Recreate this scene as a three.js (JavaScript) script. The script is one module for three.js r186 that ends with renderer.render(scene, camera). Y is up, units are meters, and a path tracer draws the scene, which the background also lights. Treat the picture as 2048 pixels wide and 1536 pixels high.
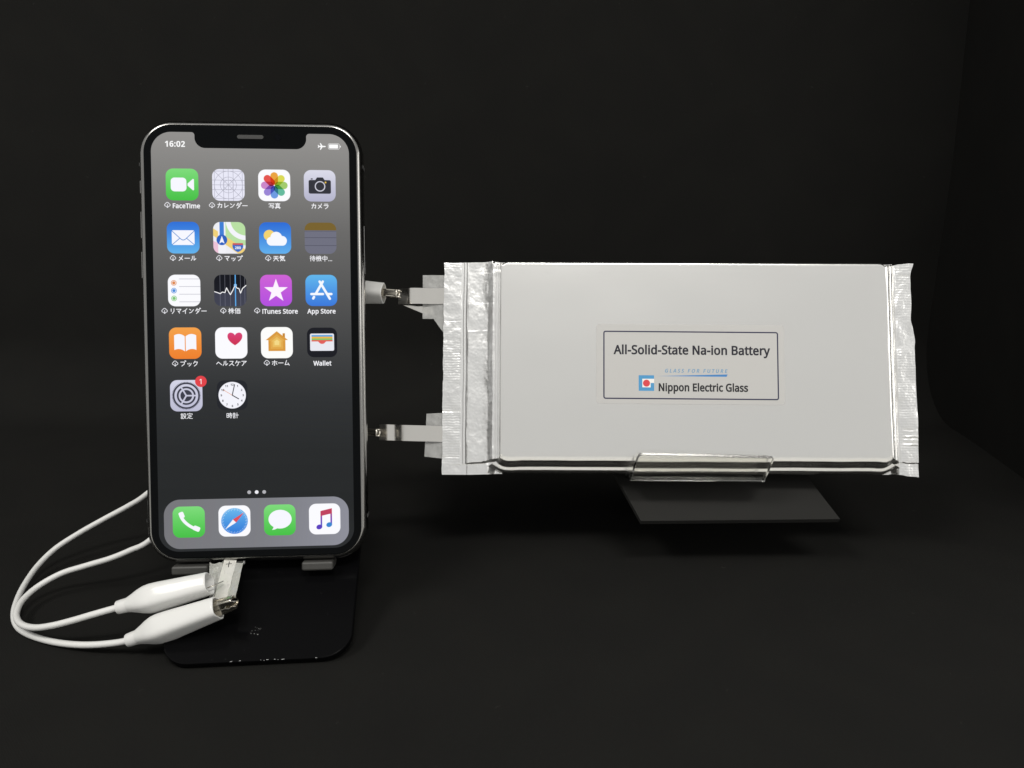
import * as THREE from 'three';
import { RoundedBoxGeometry } from 'three/addons/geometries/RoundedBoxGeometry.js';
import { mergeGeometries, mergeVertices, toCreasedNormals } from 'three/addons/utils/BufferGeometryUtils.js';
import { ImprovedNoise } from 'three/addons/math/ImprovedNoise.js';
import { RectAreaLightUniformsLib } from 'three/addons/lights/RectAreaLightUniformsLib.js';

// ---------- camera, ambient room, lamps, exposure ----------
const V = (x, y, z) => new THREE.Vector3(x, y, z);
const rad = THREE.MathUtils.degToRad;
const scene = new THREE.Scene();
const camera = new THREE.PerspectiveCamera(53.0, 4 / 3, 0.01, 20);
camera.position.set(0, 0.1435, 0);
camera.rotation.set(rad(-15), 0, 0);
const renderer = new THREE.WebGLRenderer({ antialias: true });
renderer.setSize(1024, 768);
renderer.toneMapping = THREE.LinearToneMapping;
renderer.toneMappingExposure = 1;
renderer.shadowMap.enabled = true;
scene.background = new THREE.Color().setRGB(0.56, 0.556, 0.543);     // the pale room that the open side of the black booth looks into

RectAreaLightUniformsLib.init();
function ceilingLamp(pos, target, w, h, power, label, glow = 0.6) {
  const g = new THREE.Group(); g.name = numbered('studio_lamp'); scene.add(g);
  g.position.copy(pos); g.lookAt(target);                            // +z of the group faces the target
  g.userData = { label, category: 'lamp' };
  const housing = new THREE.Mesh(new RoundedBoxGeometry(w + 0.06, h + 0.06, 0.05, 3, 0.012), new THREE.MeshStandardMaterial({ color: 0xd8d8d4, roughness: 0.5 }));
  housing.name = 'housing'; housing.position.z = -0.03; g.add(housing);
  const diff = new THREE.Mesh(new RoundedBoxGeometry(w, h, 0.012, 2, 0.005), new THREE.MeshStandardMaterial({ color: 0xeeeeee, roughness: 0.6, emissive: new THREE.Color().setRGB(1, 0.98, 0.94), emissiveIntensity: glow }));
  diff.name = 'lamp_diffuser'; diff.position.z = 0.001; g.add(diff);
  const l = new THREE.RectAreaLight(new THREE.Color().setRGB(1, 0.975, 0.925), power, w, h);
  l.position.copy(pos).addScaledVector(V(0, 0, 1).applyQuaternion(g.quaternion), 0.012); l.lookAt(target); l.name = 'lamp_light';
  scene.add(l);
}
const names = {};
function numbered(n) { const k = names[n] = (names[n] ?? -1) + 1; return k ? n + '_' + String(k).padStart(3, '0') : n; }
ceilingLamp(V(-1.05, 1.6, 0.6), V(-0.02, 0.06, -0.26), 0.7, 0.25, 25, 'bright lamp above and left of the camera');
ceilingLamp(V(0.28, 1.7, 0.8), V(0, 0.06, -0.26), 0.7, 0.25, 28, 'bright lamp above and right of the camera');
ceilingLamp(V(1.9, 0.75, 0.55), V(0.15, 0.06, -0.26), 1.0, 0.8, 2.0, 'wide dim lamp panel beside the booth on the right');

// ---------- helpers ----------
const MM = 0.001;
const noise = new ImprovedNoise();
const nz = (x, y, s = 0) => noise.noise(x + 13.7, y + 5.3, s + 0.37);
let seed = 7; const rnd = () => { seed = (seed * 16807) % 2147483647; return seed / 2147483647; };
const sm = (a, b, x) => { const t = THREE.MathUtils.clamp((x - a) / (b - a), 0, 1); return t * t * (3 - 2 * t); };   // also falls, with a > b
const lerp = THREE.MathUtils.lerp;
function thing(name, label, category, matrixMM, group) {             // a Group at the thing's base; matrixMM: its pose with the position in mm
  const g = new THREE.Group(); g.name = numbered(name); scene.add(g);
  const p = V(), q = new THREE.Quaternion(), s = V(); matrixMM.decompose(p, q, s);
  g.position.copy(p.multiplyScalar(MM)); g.quaternion.copy(q);
  g.userData = { label, category }; if (group) g.userData.group = group;
  return g;
}
const at = (x, y, z) => new THREE.Matrix4().makeTranslation(x, y, z);
function part(name, geo, mat, parent, bake) {                        // geo in mm in the parent's axes, or in other axes that BAKE turns into the parent's
  const g = geo.clone(); if (bake) g.applyMatrix4(bake);
  g.scale(MM, MM, MM);
  const m = new THREE.Mesh(g, mat); m.name = name; m.castShadow = m.receiveShadow = true; parent.add(m); return m;
}
function loft(rings, { closed = true, cap0 = true, cap1 = true, crease = 0 } = {}) {   // rings: arrays of equal length
  const n = rings[0].length, pos = [], idx = [];
  for (const r of rings) for (const p of r) pos.push(p.x, p.y, p.z);
  const m = closed ? n : n - 1;
  for (let i = 0; i + 1 < rings.length; i++) for (let j = 0; j < m; j++) {
    const a = i * n + j, b = i * n + (j + 1) % n, c = a + n, d = b + n;
    idx.push(a, b, d, a, d, c);
  }
  const cap = (r, off, flip) => {
    const c = V(0, 0, 0); r.forEach((p) => c.add(p)); c.divideScalar(n);
    const k = pos.length / 3; pos.push(c.x, c.y, c.z);
    for (let j = 0; j < n; j++) { const a = off + j, b = off + (j + 1) % n; flip ? idx.push(k, b, a) : idx.push(k, a, b); }
  };
  if (cap0) cap(rings[0], 0, true);
  if (cap1) cap(rings.at(-1), (rings.length - 1) * n, false);
  const g = new THREE.BufferGeometry();
  g.setAttribute('position', new THREE.Float32BufferAttribute(pos, 3)); g.setIndex(idx);
  g.computeVertexNormals();
  return crease ? toCreasedNormals(g, crease) : g;
}
function rrRing(w, h, r, inset, z, n = 14) {                         // rounded rectangle, counter-clockwise seen from +z
  const hw = w / 2 - inset, hh = h / 2 - inset, q = Math.max(0.05, Math.min(r - inset, hw, hh)), out = [];
  for (const [sx, sy, a0] of [[1, -1, -90], [1, 1, 0], [-1, 1, 90], [-1, -1, 180]])
    for (let i = 0; i <= n; i++) { const a = rad(a0 + 90 * i / n); out.push(V(sx * (hw - q) + q * Math.cos(a), sy * (hh - q) + q * Math.sin(a), z)); }
  return out;
}
const slabRR = (w, h, r, t, bevel = 0.3, n = 14) => loft([rrRing(w, h, r, bevel, 0, n), rrRing(w, h, r, bevel * 0.3, bevel * 0.3, n), rrRing(w, h, r, 0, bevel, n), rrRing(w, h, r, 0, t - bevel, n), rrRing(w, h, r, bevel * 0.3, t - bevel * 0.3, n), rrRing(w, h, r, bevel, t, n)], { crease: rad(20) });
function prism(pts, thick) {                                          // polygon in xy from z 0 to thick, small bevel
  const s = new THREE.Shape(pts.map((p) => new THREE.Vector2(...p)));
  const b = Math.min(0.25, thick * 0.3);
  const g = new THREE.ExtrudeGeometry(s, { depth: thick - 2 * b, bevelEnabled: true, bevelThickness: b, bevelSize: b, bevelOffset: -b, bevelSegments: 2, curveSegments: 10 });
  g.translate(0, 0, b); return g;
}
function sheet(corners, t, nu = 12, nv = 12, bump = 0, scale = 0.4, sd = 0) {   // thin slab spanned by four 3-D corners (a, b, c, d in order), crumpled by noise
  const [a, b, c, d] = corners.map((p) => V(...p)), nrm = b.clone().sub(a).cross(d.clone().sub(a)).normalize(), top = [], pos = [], idx = [];
  for (let j = 0; j <= nv; j++) for (let i = 0; i <= nu; i++) {
    const u = i / nu, v = j / nv, p = a.clone().lerp(b, u).lerp(d.clone().lerp(c, u), v);
    p.addScaledVector(nrm, bump * (nz(p.x * scale, p.y * scale + p.z * scale, sd) + 0.5 * Math.abs(nz(p.x * scale * 2.3, (p.y - p.z) * scale * 2.3, sd + 4))));
    top.push(p);
  }
  for (const p of top) pos.push(p.x, p.y, p.z);
  for (const p of top) pos.push(p.x - nrm.x * t, p.y - nrm.y * t, p.z - nrm.z * t);
  const N = top.length, w = nu + 1;
  for (let j = 0; j < nv; j++) for (let i = 0; i < nu; i++) { const k = j * w + i; idx.push(k, k + 1, k + w + 1, k, k + w + 1, k + w); idx.push(N + k, N + k + w + 1, N + k + 1, N + k, N + k + w, N + k + w + 1); }
  const edge = (p, q) => idx.push(p, N + p, N + q, p, N + q, q);
  for (let i = 0; i < nu; i++) { edge(i, i + 1); edge(nv * w + i + 1, nv * w + i); }
  for (let j = 0; j < nv; j++) { edge((j + 1) * w, j * w); edge(j * w + nu, (j + 1) * w + nu); }
  const g = new THREE.BufferGeometry(); g.setAttribute('position', new THREE.Float32BufferAttribute(pos, 3)); g.setIndex(idx); g.computeVertexNormals();
  return toCreasedNormals(g, rad(50));
}
const std = (o) => new THREE.MeshStandardMaterial(o), phy = (o) => new THREE.MeshPhysicalMaterial(o);
const lin = (r, g = r, b = r) => new THREE.Color().setRGB(r, g, b);
function dataTex(w, h, f, srgb = false) {
  const d = new Uint8Array(w * h * 4);
  for (let j = 0; j < h; j++) for (let i = 0; i < w; i++) { const c = f(i / w, j / h, i, j), k = (j * w + i) * 4; for (let q = 0; q < 3; q++) d[k + q] = Math.max(0, Math.min(255, (Array.isArray(c) ? c[q] : c) * 255)); d[k + 3] = 255; }
  const t = new THREE.DataTexture(d, w, h); t.wrapS = t.wrapT = THREE.RepeatWrapping; t.magFilter = THREE.LinearFilter; t.minFilter = THREE.LinearMipmapLinearFilter; t.generateMipmaps = true; t.needsUpdate = true;
  if (srgb) t.colorSpace = THREE.SRGBColorSpace; return t;
}
function canvas(w, h, draw) { const c = document.createElement('canvas'); c.width = w; c.height = h; draw(c.getContext('2d'), w, h); const t = new THREE.CanvasTexture(c); t.colorSpace = THREE.SRGBColorSpace; t.magFilter = THREE.LinearFilter; t.anisotropy = 8; return t; }

// ---------- poses (mm), found from the vanishing points of the photograph ----------
const PHONE = new THREE.Matrix4().makeBasis(V(0.997, -0.0102, -0.0766), V(-0.0078, 0.9729, -0.231), V(0.0769, 0.2309, 0.9699)).setPosition(-83.71, 91.65, -244.99);
const CELL = new THREE.Matrix4().makeBasis(V(1, -0.0048, -0.0018), V(0.004, 0.9457, -0.3249), V(0.0033, 0.3249, 0.9458)).setPosition(62.73, 75.7, -276.89);
const fromTo = (rootPose, pose) => rootPose.clone().invert().multiply(pose);

// ---------- the setting: black cloth booth ----------
function clothTex(base, lintN, sd) {
  const w = 1024; seed = sd;
  const t = canvas(w, w, (x) => {
    const img = x.createImageData(w, w), d = img.data;
    for (let j = 0; j < w; j++) for (let i = 0; i < w; i++) {
      const u = i / w * 6.2832, v = j / w * 6.2832, n = 0.05 * noise.noise(Math.cos(u) * 1.3 + 4, Math.sin(u) * 1.3 + Math.cos(v) * 1.3, Math.sin(v) * 1.3 + sd) + 0.05 * (rnd() - 0.5), k = (j * w + i) * 4;
      d[k] = base[0] * (1 + n); d[k + 1] = base[1] * (1 + n); d[k + 2] = base[2] * (1 + n * 0.8); d[k + 3] = 255;
    }
    x.putImageData(img, 0, 0); x.lineCap = 'round';
    for (let i = 0; i < lintN; i++) { const a = rnd() * 6.28, l = 1 + rnd() * 5, px = rnd() * w, py = rnd() * w; x.strokeStyle = `rgba(120,119,115,${0.08 + rnd() * 0.3})`; x.lineWidth = 0.8 + rnd(); x.beginPath(); x.moveTo(px, py); x.quadraticCurveTo(px + Math.cos(a) * l, py + Math.sin(a) * l, px + Math.cos(a + 0.6) * l * 1.6, py + Math.sin(a + 0.6) * l * 1.6); x.stroke(); }
  });
  t.wrapS = t.wrapT = THREE.RepeatWrapping; return t;
}
const weave = dataTex(256, 256, (u, v, i, j) => 0.5 + 0.22 * Math.sin(i * Math.PI / 2) * Math.sin(j * Math.PI / 2) + 0.35 * (rnd() - 0.5));
const weaveB = weave.clone(); weaveB.repeat.set(3, 3); weaveB.needsUpdate = true;
const clothM = phy({ color: 0xffffff, map: clothTex([28, 27.8, 26.6], 22, 11), roughness: 0.92, specularIntensity: 0.12, bumpMap: weaveB, bumpScale: 0.00012 });
function structure(name, geo, mat, label) { const m = part(name, geo, mat, scene); m.userData = { kind: 'structure', label }; return m; }
{
  // table, cove and back as one sweep: profile along s, 90 mm cove
  const prof = [[-130, -3.8], [-131.5, -3.4], [-133, -1.6], [-135, -0.4]]; const R = 48, zb = -482;
  for (let i = 0; i <= 60; i++) prof.push([-138 + (zb + R + 138) * i / 60, 0]);
  for (let i = 1; i <= 24; i++) { const a = Math.PI / 2 * i / 24; prof.push([zb + R - R * Math.sin(a), R - R * Math.cos(a)]); }
  for (let i = 1; i <= 50; i++) prof.push([zb - i * 0.4, R + (560 - R) * i / 50]);
  const nx = 150, pos = [], uv = [], idx = []; let s = 0;
  prof.forEach(([z, y], j) => {
    if (j) s += Math.hypot(z - prof[j - 1][0], y - prof[j - 1][1]);
    for (let i = 0; i <= nx; i++) {
      const x = -720 + 1060 * i / nx, far = sm(-330, -430, z), w = far * (3.5 * nz(x / 130, s / 160, 2) + 1.2 * nz(x / 45, s / 90, 5)) + 0.35 * nz(x / 60, s / 50, 8) * (1 - far) * sm(-150, -90, z);
      pos.push(x, y + w * (1 - sm(0, R, y)) * (1 - sm(-150, -138, z)), z + w * sm(0, R * 1.5, y)); uv.push(x / 170, s / 170);
    }
  });
  for (let j = 0; j + 1 < prof.length; j++) for (let i = 0; i < nx; i++) { const a = j * (nx + 1) + i, b = a + 1, c = a + nx + 1, d = c + 1; idx.push(a, b, d, a, d, c); }
  const g = new THREE.BufferGeometry(); g.setAttribute('position', new THREE.Float32BufferAttribute(pos, 3)); g.setAttribute('uv', new THREE.Float32BufferAttribute(uv, 2)); g.setIndex(idx); g.computeVertexNormals();
  structure('backdrop_floor', g, clothM, 'black cloth sweep that covers the table and rises behind everything');
}
{
  // right side of the booth: a cloth-covered panel standing on the table
  const g = new THREE.BufferGeometry(), pos = [], uv = [], idx = [], n = 60, m = 50;
  for (const off of [0, 5]) for (let j = 0; j <= m; j++) for (let i = 0; i <= n; i++) {
    const t = i / n, z = -258 - 242 * t, y = -0.5 + 560 * j / m, x = 228 + 0.1025 * (-120 - z) + (off ? 5 : 1.3 * nz(z / 70, y / 120, 3));
    pos.push(x, y, z); uv.push(t * 2.2, y / 170);
  }
  const w = n + 1, N = w * (m + 1);
  for (let j = 0; j < m; j++) for (let i = 0; i < n; i++) { const k = j * w + i; idx.push(k, k + w + 1, k + 1, k, k + w, k + w + 1, N + k, N + k + 1, N + k + w + 1, N + k, N + k + w + 1, N + k + w); }
  const e = (p, q) => idx.push(p, N + q, q, p, N + p, N + q);
  for (let j = 0; j < m; j++) { e((j + 1) * w, j * w); e(j * w + n, (j + 1) * w + n); }
  for (let i = 0; i < n; i++) e(m * w + i + 1, m * w + i);
  g.setAttribute('position', new THREE.Float32BufferAttribute(pos, 3)); g.setAttribute('uv', new THREE.Float32BufferAttribute(uv, 2)); g.setIndex(idx); g.computeVertexNormals();
  structure('wall_right', toCreasedNormals(g, rad(40)), clothM, 'black side panel at the right edge');
}

{
  // roof of the booth, above the frame, and the pale table that the cloth lies on
  const roof = new RoundedBoxGeometry(1010, 5, 232, 2, 1); roof.translate(-215, 565, -386); structure('booth_roof', roof, clothM, 'black roof panel of the booth');
  const table = new RoundedBoxGeometry(1700, 25, 1150, 3, 4); table.translate(-60, -17.2, 30); structure('table_top', table, std({ color: lin(0.78, 0.77, 0.73), roughness: 0.5 }), 'pale table top under the black cloth');
}

// ---------- what the phone screen shows ----------
const KANA = {
  'カ': '15,32 82,32 76,82 62,78;45,8 42,40 18,88', 'レ': '28,12 28,82 85,48', 'ン': '18,20 40,34;18,82 50,70 84,26', 'ダ': '42,8 16,50;38,24 78,24 64,60 28,92;38,44 60,64;80,2 86,14;92,2 98,12',
  'ー': '10,50 90,50', 'メ': '76,10 56,54 18,88;26,32 78,76', 'ラ': '22,14 78,14;14,38 84,38 72,66 36,92', 'ル': '32,16 30,60 12,86;58,12 58,82 88,56', 'マ': '12,20 86,20 52,62;36,46 62,86',
  'ッ': '24,46 30,62;46,42 52,58;80,44 70,72 44,92', 'プ': '12,24 76,24 68,60 30,90;84,8 92,4 98,12 92,20 84,14', 'ブ': '12,24 76,24 68,60 30,90;80,2 86,14;92,2 98,12', 'リ': '28,14 28,56;74,10 74,54 44,92',
  'イ': '80,10 50,42 12,58;54,38 54,92', 'ク': '42,8 16,48;38,24 80,24 66,62 28,92', 'ヘ': '8,60 38,28 92,74', 'ス': '20,18 76,18 56,54 12,88;52,56 88,88', 'ケ': '36,8 12,50;30,30 90,30;62,32 56,66 34,92',
  'ア': '12,18 88,18 60,46;48,34 42,66 18,90', 'ホ': '10,32 90,32;50,8 50,90 40,86;26,50 12,74;74,50 88,74', 'ム': '44,8 18,80 80,74;66,52 88,90',
  '写': '10,28 10,12 90,12 90,28;34,26 28,50 82,50 76,88 60,86;34,36 80,36;10,68 90,68', '真': '10,14 90,14;50,4 50,22;26,24 74,24 74,70 26,70 26,24;26,40 74,40;26,55 74,55;6,76 94,76;34,80 14,94;66,80 88,94',
  '天': '14,16 86,16;8,44 92,44;50,16 48,46 10,92;52,48 90,92', '気': '28,4 10,32;24,16 90,16;24,30 80,30;14,44 74,44 78,82 92,90 94,76;58,54 20,92;24,58 60,86',
  '待': '28,4 8,26;30,28 8,52;20,46 20,94;66,4 66,38;42,20 90,20;36,38 96,38;36,56 96,56;76,42 76,92 62,88;48,66 56,78', '機': '22,4 22,96;6,28 38,28;22,32 6,66;22,36 38,54;48,10 42,26 54,26 44,42;84,10 76,26 90,26 80,42;64,4 70,60 92,92;38,50 96,50;50,54 40,92;84,62 62,92',
  '中': '12,24 88,24 88,60 12,60 12,24;50,4 50,96', '株': '22,4 22,96;6,28 40,28;22,32 6,66;22,36 38,54;52,10 46,34;48,22 92,22;42,44 96,44;68,4 68,96;66,46 42,82;70,46 94,82',
  '価': '28,4 8,42;20,30 20,96;34,16 96,16;40,38 92,38 92,90 40,90 40,38;56,16 56,90;76,16 76,90', '設': '12,12 36,12;6,26 42,26;12,40 36,40;12,54 36,54;12,68 36,68 36,92 12,92 12,68;58,8 58,26 48,40;58,10 80,10 80,34 94,34;50,50 86,50 72,76 46,94;56,58 92,94',
  '定': '50,2 50,12;10,30 10,14 90,14 90,30;24,36 76,36;50,36 50,86;50,58 78,58;28,56 24,76 8,94;24,76 50,90 94,92', '時': '8,16 36,16 36,82 8,82 8,16;8,48 36,48;66,4 66,38;46,20 90,20;40,38 96,38;40,56 96,56;78,42 78,92 64,88;50,66 58,78',
  '計': '12,12 40,12;6,26 46,26;12,40 40,40;12,54 40,54;12,68 40,68 40,92 12,92 12,68;50,44 96,44;72,6 72,94',
};
function drawScreen(x, W, H) {
  const k = W / 375; x.scale(k, k); x.lineJoin = x.lineCap = 'round';
  // wallpaper
  const row = [[0, 146, 144, 142], [0.1, 130, 129, 127], [0.22, 106, 105, 104], [0.36, 86, 86, 86], [0.5, 64, 65, 66], [0.62, 46, 48, 50], [0.75, 38, 40, 41], [0.88, 36, 38, 39], [1, 43, 45, 47]];
  const bg = x.createLinearGradient(30, 0, 0, 812); row.forEach(([s, r, g, b]) => bg.addColorStop(s, `rgb(${r},${g},${b})`)); x.fillStyle = bg; x.fillRect(0, 0, 375, 812);
  const rr = (X, Y, w, h, r) => { x.beginPath(); x.roundRect(X, Y, w, h, r); };
  const grad = (Y0, Y1, a, b) => { const g = x.createLinearGradient(0, Y0, 0, Y1); g.addColorStop(0, a); g.addColorStop(1, b); return g; };
  const kana = (ch, X, Y, s, lw) => { x.lineWidth = lw; for (const st of KANA[ch].split(';')) { x.beginPath(); st.split(' ').forEach((p, i) => { const [a, b] = p.split(',').map(Number); x[i ? 'lineTo' : 'moveTo'](X + a / 100 * s, Y + b / 100 * s); }); x.stroke(); } };
  const cloud = (X, Y) => { x.strokeStyle = '#f4f4fa'; x.lineWidth = 1.2; x.beginPath(); x.arc(X + 3, Y + 6.2, 2.3, 1.6, 4.6); x.arc(X + 5.8, Y + 4.2, 3, 3.4, 6.0); x.arc(X + 8.8, Y + 6.2, 2.3, 4.8, 7.8); x.stroke(); x.beginPath(); x.moveTo(X + 6, Y + 5); x.lineTo(X + 6, Y + 11); x.moveTo(X + 3.8, Y + 9); x.lineTo(X + 6, Y + 11.2); x.lineTo(X + 8.2, Y + 9); x.stroke(); };
  function label(cx, cy, text, dl) {
    const jp = KANA[text[0]]; x.font = '12.4px sans-serif'; const s = 11.6, lw = text.match(/[写真待機株価設定時計]/) ? 1.15 : 1.4;
    const dots = text.endsWith('...'), core = dots ? text.slice(0, -3) : text;
    let w = jp ? [...core].length * s * 1.02 + (dots ? 8 : 0) : x.measureText(text).width; const full = w + (dl ? 14 : 0); let X = cx - full / 2;
    if (dl) { cloud(X - 1, cy - 6.5); X += 14; }
    x.strokeStyle = x.fillStyle = '#fbfbff';
    if (jp) { for (const ch of core) { kana(ch, X, cy - s / 2, s, lw); X += s * 1.02; } if (dots) for (let i = 0; i < 3; i++) { x.beginPath(); x.arc(X + 1.5 + i * 2.8, cy + 4.2, 0.9, 0, 7); x.fill(); } }
    else { x.textBaseline = 'middle'; x.lineWidth = 0.5; x.fillText(text, X, cy + 0.5); x.strokeText(text, X, cy + 0.5); }
  }
  function icon(cx, cy, fill, draw, size = 61) {
    x.save(); x.translate(cx - size / 2, cy - size / 2); x.scale(size / 60, size / 60); rr(0, 0, 60, 60, 13.6); x.fillStyle = fill; x.fill(); x.clip(); draw && draw(); x.restore();
  }
  const G = (Y0, Y1, a, b) => grad(Y0, Y1, a, b), C = [57, 144, 231, 318], Rw = [100.3, 202.1, 303.9, 405.7, 507.5], white = '#f7f7ff';
  const green = () => G(0, 60, '#7fdc7c', '#46c146');
  // row one: video call, calendar grid, photo petals, camera
  icon(C[0], Rw[0], green(), () => { x.fillStyle = white; rr(9, 17, 29, 26, 7); x.fill(); x.beginPath(); x.moveTo(40, 28); x.lineTo(50, 19); x.lineTo(52, 20); x.lineTo(52, 40); x.lineTo(50, 41); x.lineTo(40, 32); x.closePath(); x.fill(); });
  icon(C[1], Rw[0], '#e9e9f8', () => { x.strokeStyle = '#a9a9b8'; x.lineWidth = 0.8; const ln = (a, b, c, d) => { x.beginPath(); x.moveTo(a, b); x.lineTo(c, d); x.stroke(); }; for (const p of [4, 21, 30, 39, 56]) { ln(p, 0, p, 60); ln(0, p, 60, p); } ln(2, 2, 58, 58); ln(58, 2, 2, 58); for (const r of [9, 15, 26]) { x.beginPath(); x.arc(30, 30, r, 0, 7); x.stroke(); } });
  icon(C[2], Rw[0], '#fbfbff', () => { x.globalCompositeOperation = 'multiply'; ['#eea63e', '#dedd55', '#a5cf6c', '#64bd9e', '#6f9ee2', '#9c86d6', '#cf8ac9', '#e8544e'].forEach((c, i) => { x.save(); x.translate(30, 30); x.rotate(i * Math.PI / 4); x.fillStyle = c; rr(-7, -25, 14, 24, 7); x.fill(); x.restore(); }); x.globalCompositeOperation = 'source-over'; });
  icon(C[3], Rw[0], G(0, 60, '#dcdcea', '#b4b4cc'), () => { x.fillStyle = '#33343c'; rr(9, 19, 42, 26, 3); x.fill(); x.beginPath(); x.moveTo(21, 20); x.lineTo(25, 14); x.lineTo(36, 14); x.lineTo(40, 20); x.fill(); rr(13, 16, 4, 2, 1); x.fill(); x.strokeStyle = '#d3d3e0'; x.lineWidth = 2; x.beginPath(); x.arc(30.5, 31, 9, 0, 7); x.stroke(); x.fillStyle = '#f0c54a'; x.beginPath(); x.arc(41, 23.5, 1.7, 0, 7); x.fill(); });
  // row two: mail, map, weather, waiting note pad
  icon(C[0], Rw[1], G(0, 60, '#2f6fd8', '#62b4ee'), () => { x.fillStyle = white; rr(9, 16, 42, 28, 3); x.fill(); x.strokeStyle = '#5b8bd0'; x.lineWidth = 1.3; x.beginPath(); x.moveTo(9, 17); x.lineTo(26, 33); x.quadraticCurveTo(30, 36, 34, 33); x.lineTo(51, 17); x.moveTo(10, 43); x.lineTo(24, 31); x.moveTo(50, 43); x.lineTo(36, 31); x.stroke(); });
  icon(C[1], Rw[1], '#eeeef4', () => { x.fillStyle = '#b9e0a4'; x.fillRect(20, 0, 40, 44); x.strokeStyle = '#f4f4fb'; x.lineWidth = 9; x.beginPath(); x.arc(62, -4, 34, 1.2, 3.5); x.stroke(); x.fillStyle = '#f1d27a'; x.beginPath(); x.moveTo(0, 12); x.lineTo(60, 52); x.lineTo(60, 62); x.lineTo(46, 60); x.lineTo(0, 26); x.fill(); x.fillStyle = '#eec3d8'; x.beginPath(); x.moveTo(0, 36); x.lineTo(9, 40); x.lineTo(9, 60); x.lineTo(0, 60); x.fill(); x.fillStyle = '#f2f2f8'; x.fillRect(9, 40, 14, 20); x.fillRect(9, 0, 3, 30); x.fillRect(20, 0, 3, 26); x.fillStyle = '#3f7fd6'; x.fillRect(12, 0, 8, 30); x.fillStyle = '#2c61c0'; x.beginPath(); x.arc(16, 34, 10, 0, 7); x.fill(); x.fillStyle = white; x.beginPath(); x.moveTo(16, 26); x.lineTo(21, 41); x.lineTo(16, 38); x.lineTo(11, 41); x.fill(); x.fillStyle = '#3c6cc4'; x.beginPath(); x.moveTo(36, 41); x.lineTo(55, 41); x.quadraticCurveTo(58, 52, 45.5, 57); x.quadraticCurveTo(33, 52, 36, 41); x.fill(); x.fillStyle = '#c65a62'; x.fillRect(36, 40, 19, 3.6); x.fillStyle = '#ffffff'; x.font = 'bold 7px sans-serif'; x.textAlign = 'center'; x.fillText('280', 45.5, 51); x.textAlign = 'left'; });
  icon(C[2], Rw[1], G(0, 60, '#2c6bd6', '#62b1ee'), () => { x.fillStyle = '#f3d371'; x.beginPath(); x.arc(19, 25, 10.5, 0, 7); x.fill(); x.fillStyle = '#f6f8ff'; x.beginPath(); x.arc(22, 36, 8, 0, 7); x.arc(32, 29, 11, 0, 7); x.arc(43, 35, 9, 0, 7); x.fill(); rr(15, 30, 36, 14.5, 7); x.fill(); });
  icon(C[3], Rw[1], '#6f7080', () => { x.fillStyle = '#78622e'; x.fillRect(0, 0, 60, 15); x.strokeStyle = '#4c4d5c'; x.lineWidth = 0.9; for (const Y of [29, 44]) { x.beginPath(); x.moveTo(0, Y); x.lineTo(60, Y); x.stroke(); } x.setLineDash([1, 1.4]); x.beginPath(); x.moveTo(0, 16.6); x.lineTo(60, 16.6); x.stroke(); x.setLineDash([]); });
  // row three: reminders, stocks, music store, app store
  icon(C[0], Rw[2], '#fbfbff', () => { ['#e0894f', '#4d8ddc', '#7cc573'].forEach((c, i) => { const Y = 15.5 + i * 14.7; x.strokeStyle = c; x.lineWidth = 1.1; x.beginPath(); x.arc(11, Y, 4.6, 0, 7); x.stroke(); x.fillStyle = c; x.beginPath(); x.arc(11, Y, 3, 0, 7); x.fill(); }); x.strokeStyle = '#b8b8c4'; x.lineWidth = 1; for (const Y of [8, 22.5, 37, 51.5]) { x.beginPath(); x.moveTo(21, Y); x.lineTo(60, Y); x.stroke(); } });
  icon(C[1], Rw[2], G(0, 60, '#10121a', '#1c1e28'), () => { x.strokeStyle = '#63656f'; x.lineWidth = 0.9; for (const X of [11, 20, 30, 49, 57]) { x.beginPath(); x.moveTo(X, 0); x.lineTo(X, 60); x.stroke(); } x.fillStyle = 'rgba(110,112,135,0.45)'; x.beginPath(); x.moveTo(0, 32); x.lineTo(12, 36); x.lineTo(30, 33); x.lineTo(39, 26); x.lineTo(50, 34); x.lineTo(60, 22); x.lineTo(60, 60); x.lineTo(0, 60); x.fill(); x.strokeStyle = '#5db0f4'; x.lineWidth = 2; x.beginPath(); x.moveTo(39.5, 0); x.lineTo(39.5, 60); x.stroke(); x.strokeStyle = '#ffffff'; x.lineWidth = 1.7; x.beginPath(); [[0, 32], [6, 34], [11, 36], [15, 33], [20, 34], [23, 25], [27, 33], [30, 38], [35, 29], [39, 20], [43, 26], [46, 26], [49, 35], [53, 26], [60, 20]].forEach(([a, b], i) => x[i ? 'lineTo' : 'moveTo'](a, b)); x.stroke(); x.fillStyle = '#8fc8fa'; x.beginPath(); x.arc(39.5, 20, 2.8, 0, 7); x.fill(); });
  icon(C[2], Rw[2], G(0, 60, '#cf62d6', '#b24fe0'), () => { x.fillStyle = '#fdf4ff'; x.beginPath(); for (let i = 0; i < 10; i++) { const r = i % 2 ? 9.2 : 23.5, a = -Math.PI / 2 + i * Math.PI / 5; x[i ? 'lineTo' : 'moveTo'](30 + r * Math.cos(a), 31 + r * Math.sin(a)); } x.fill(); });
  icon(C[3], Rw[2], G(0, 60, '#62b8ee', '#3a78dc'), () => { x.strokeStyle = '#f6f9ff'; x.lineWidth = 4.6; const ln = (...p) => { x.beginPath(); p.forEach(([a, b], i) => x[i ? 'lineTo' : 'moveTo'](a, b)); x.stroke(); }; ln([33, 13], [19, 37]); ln([27, 13], [46, 46]); ln([11, 37], [33, 37]); ln([42, 37], [49, 37]); ln([16, 42.5], [14.4, 45.4]); });
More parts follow.
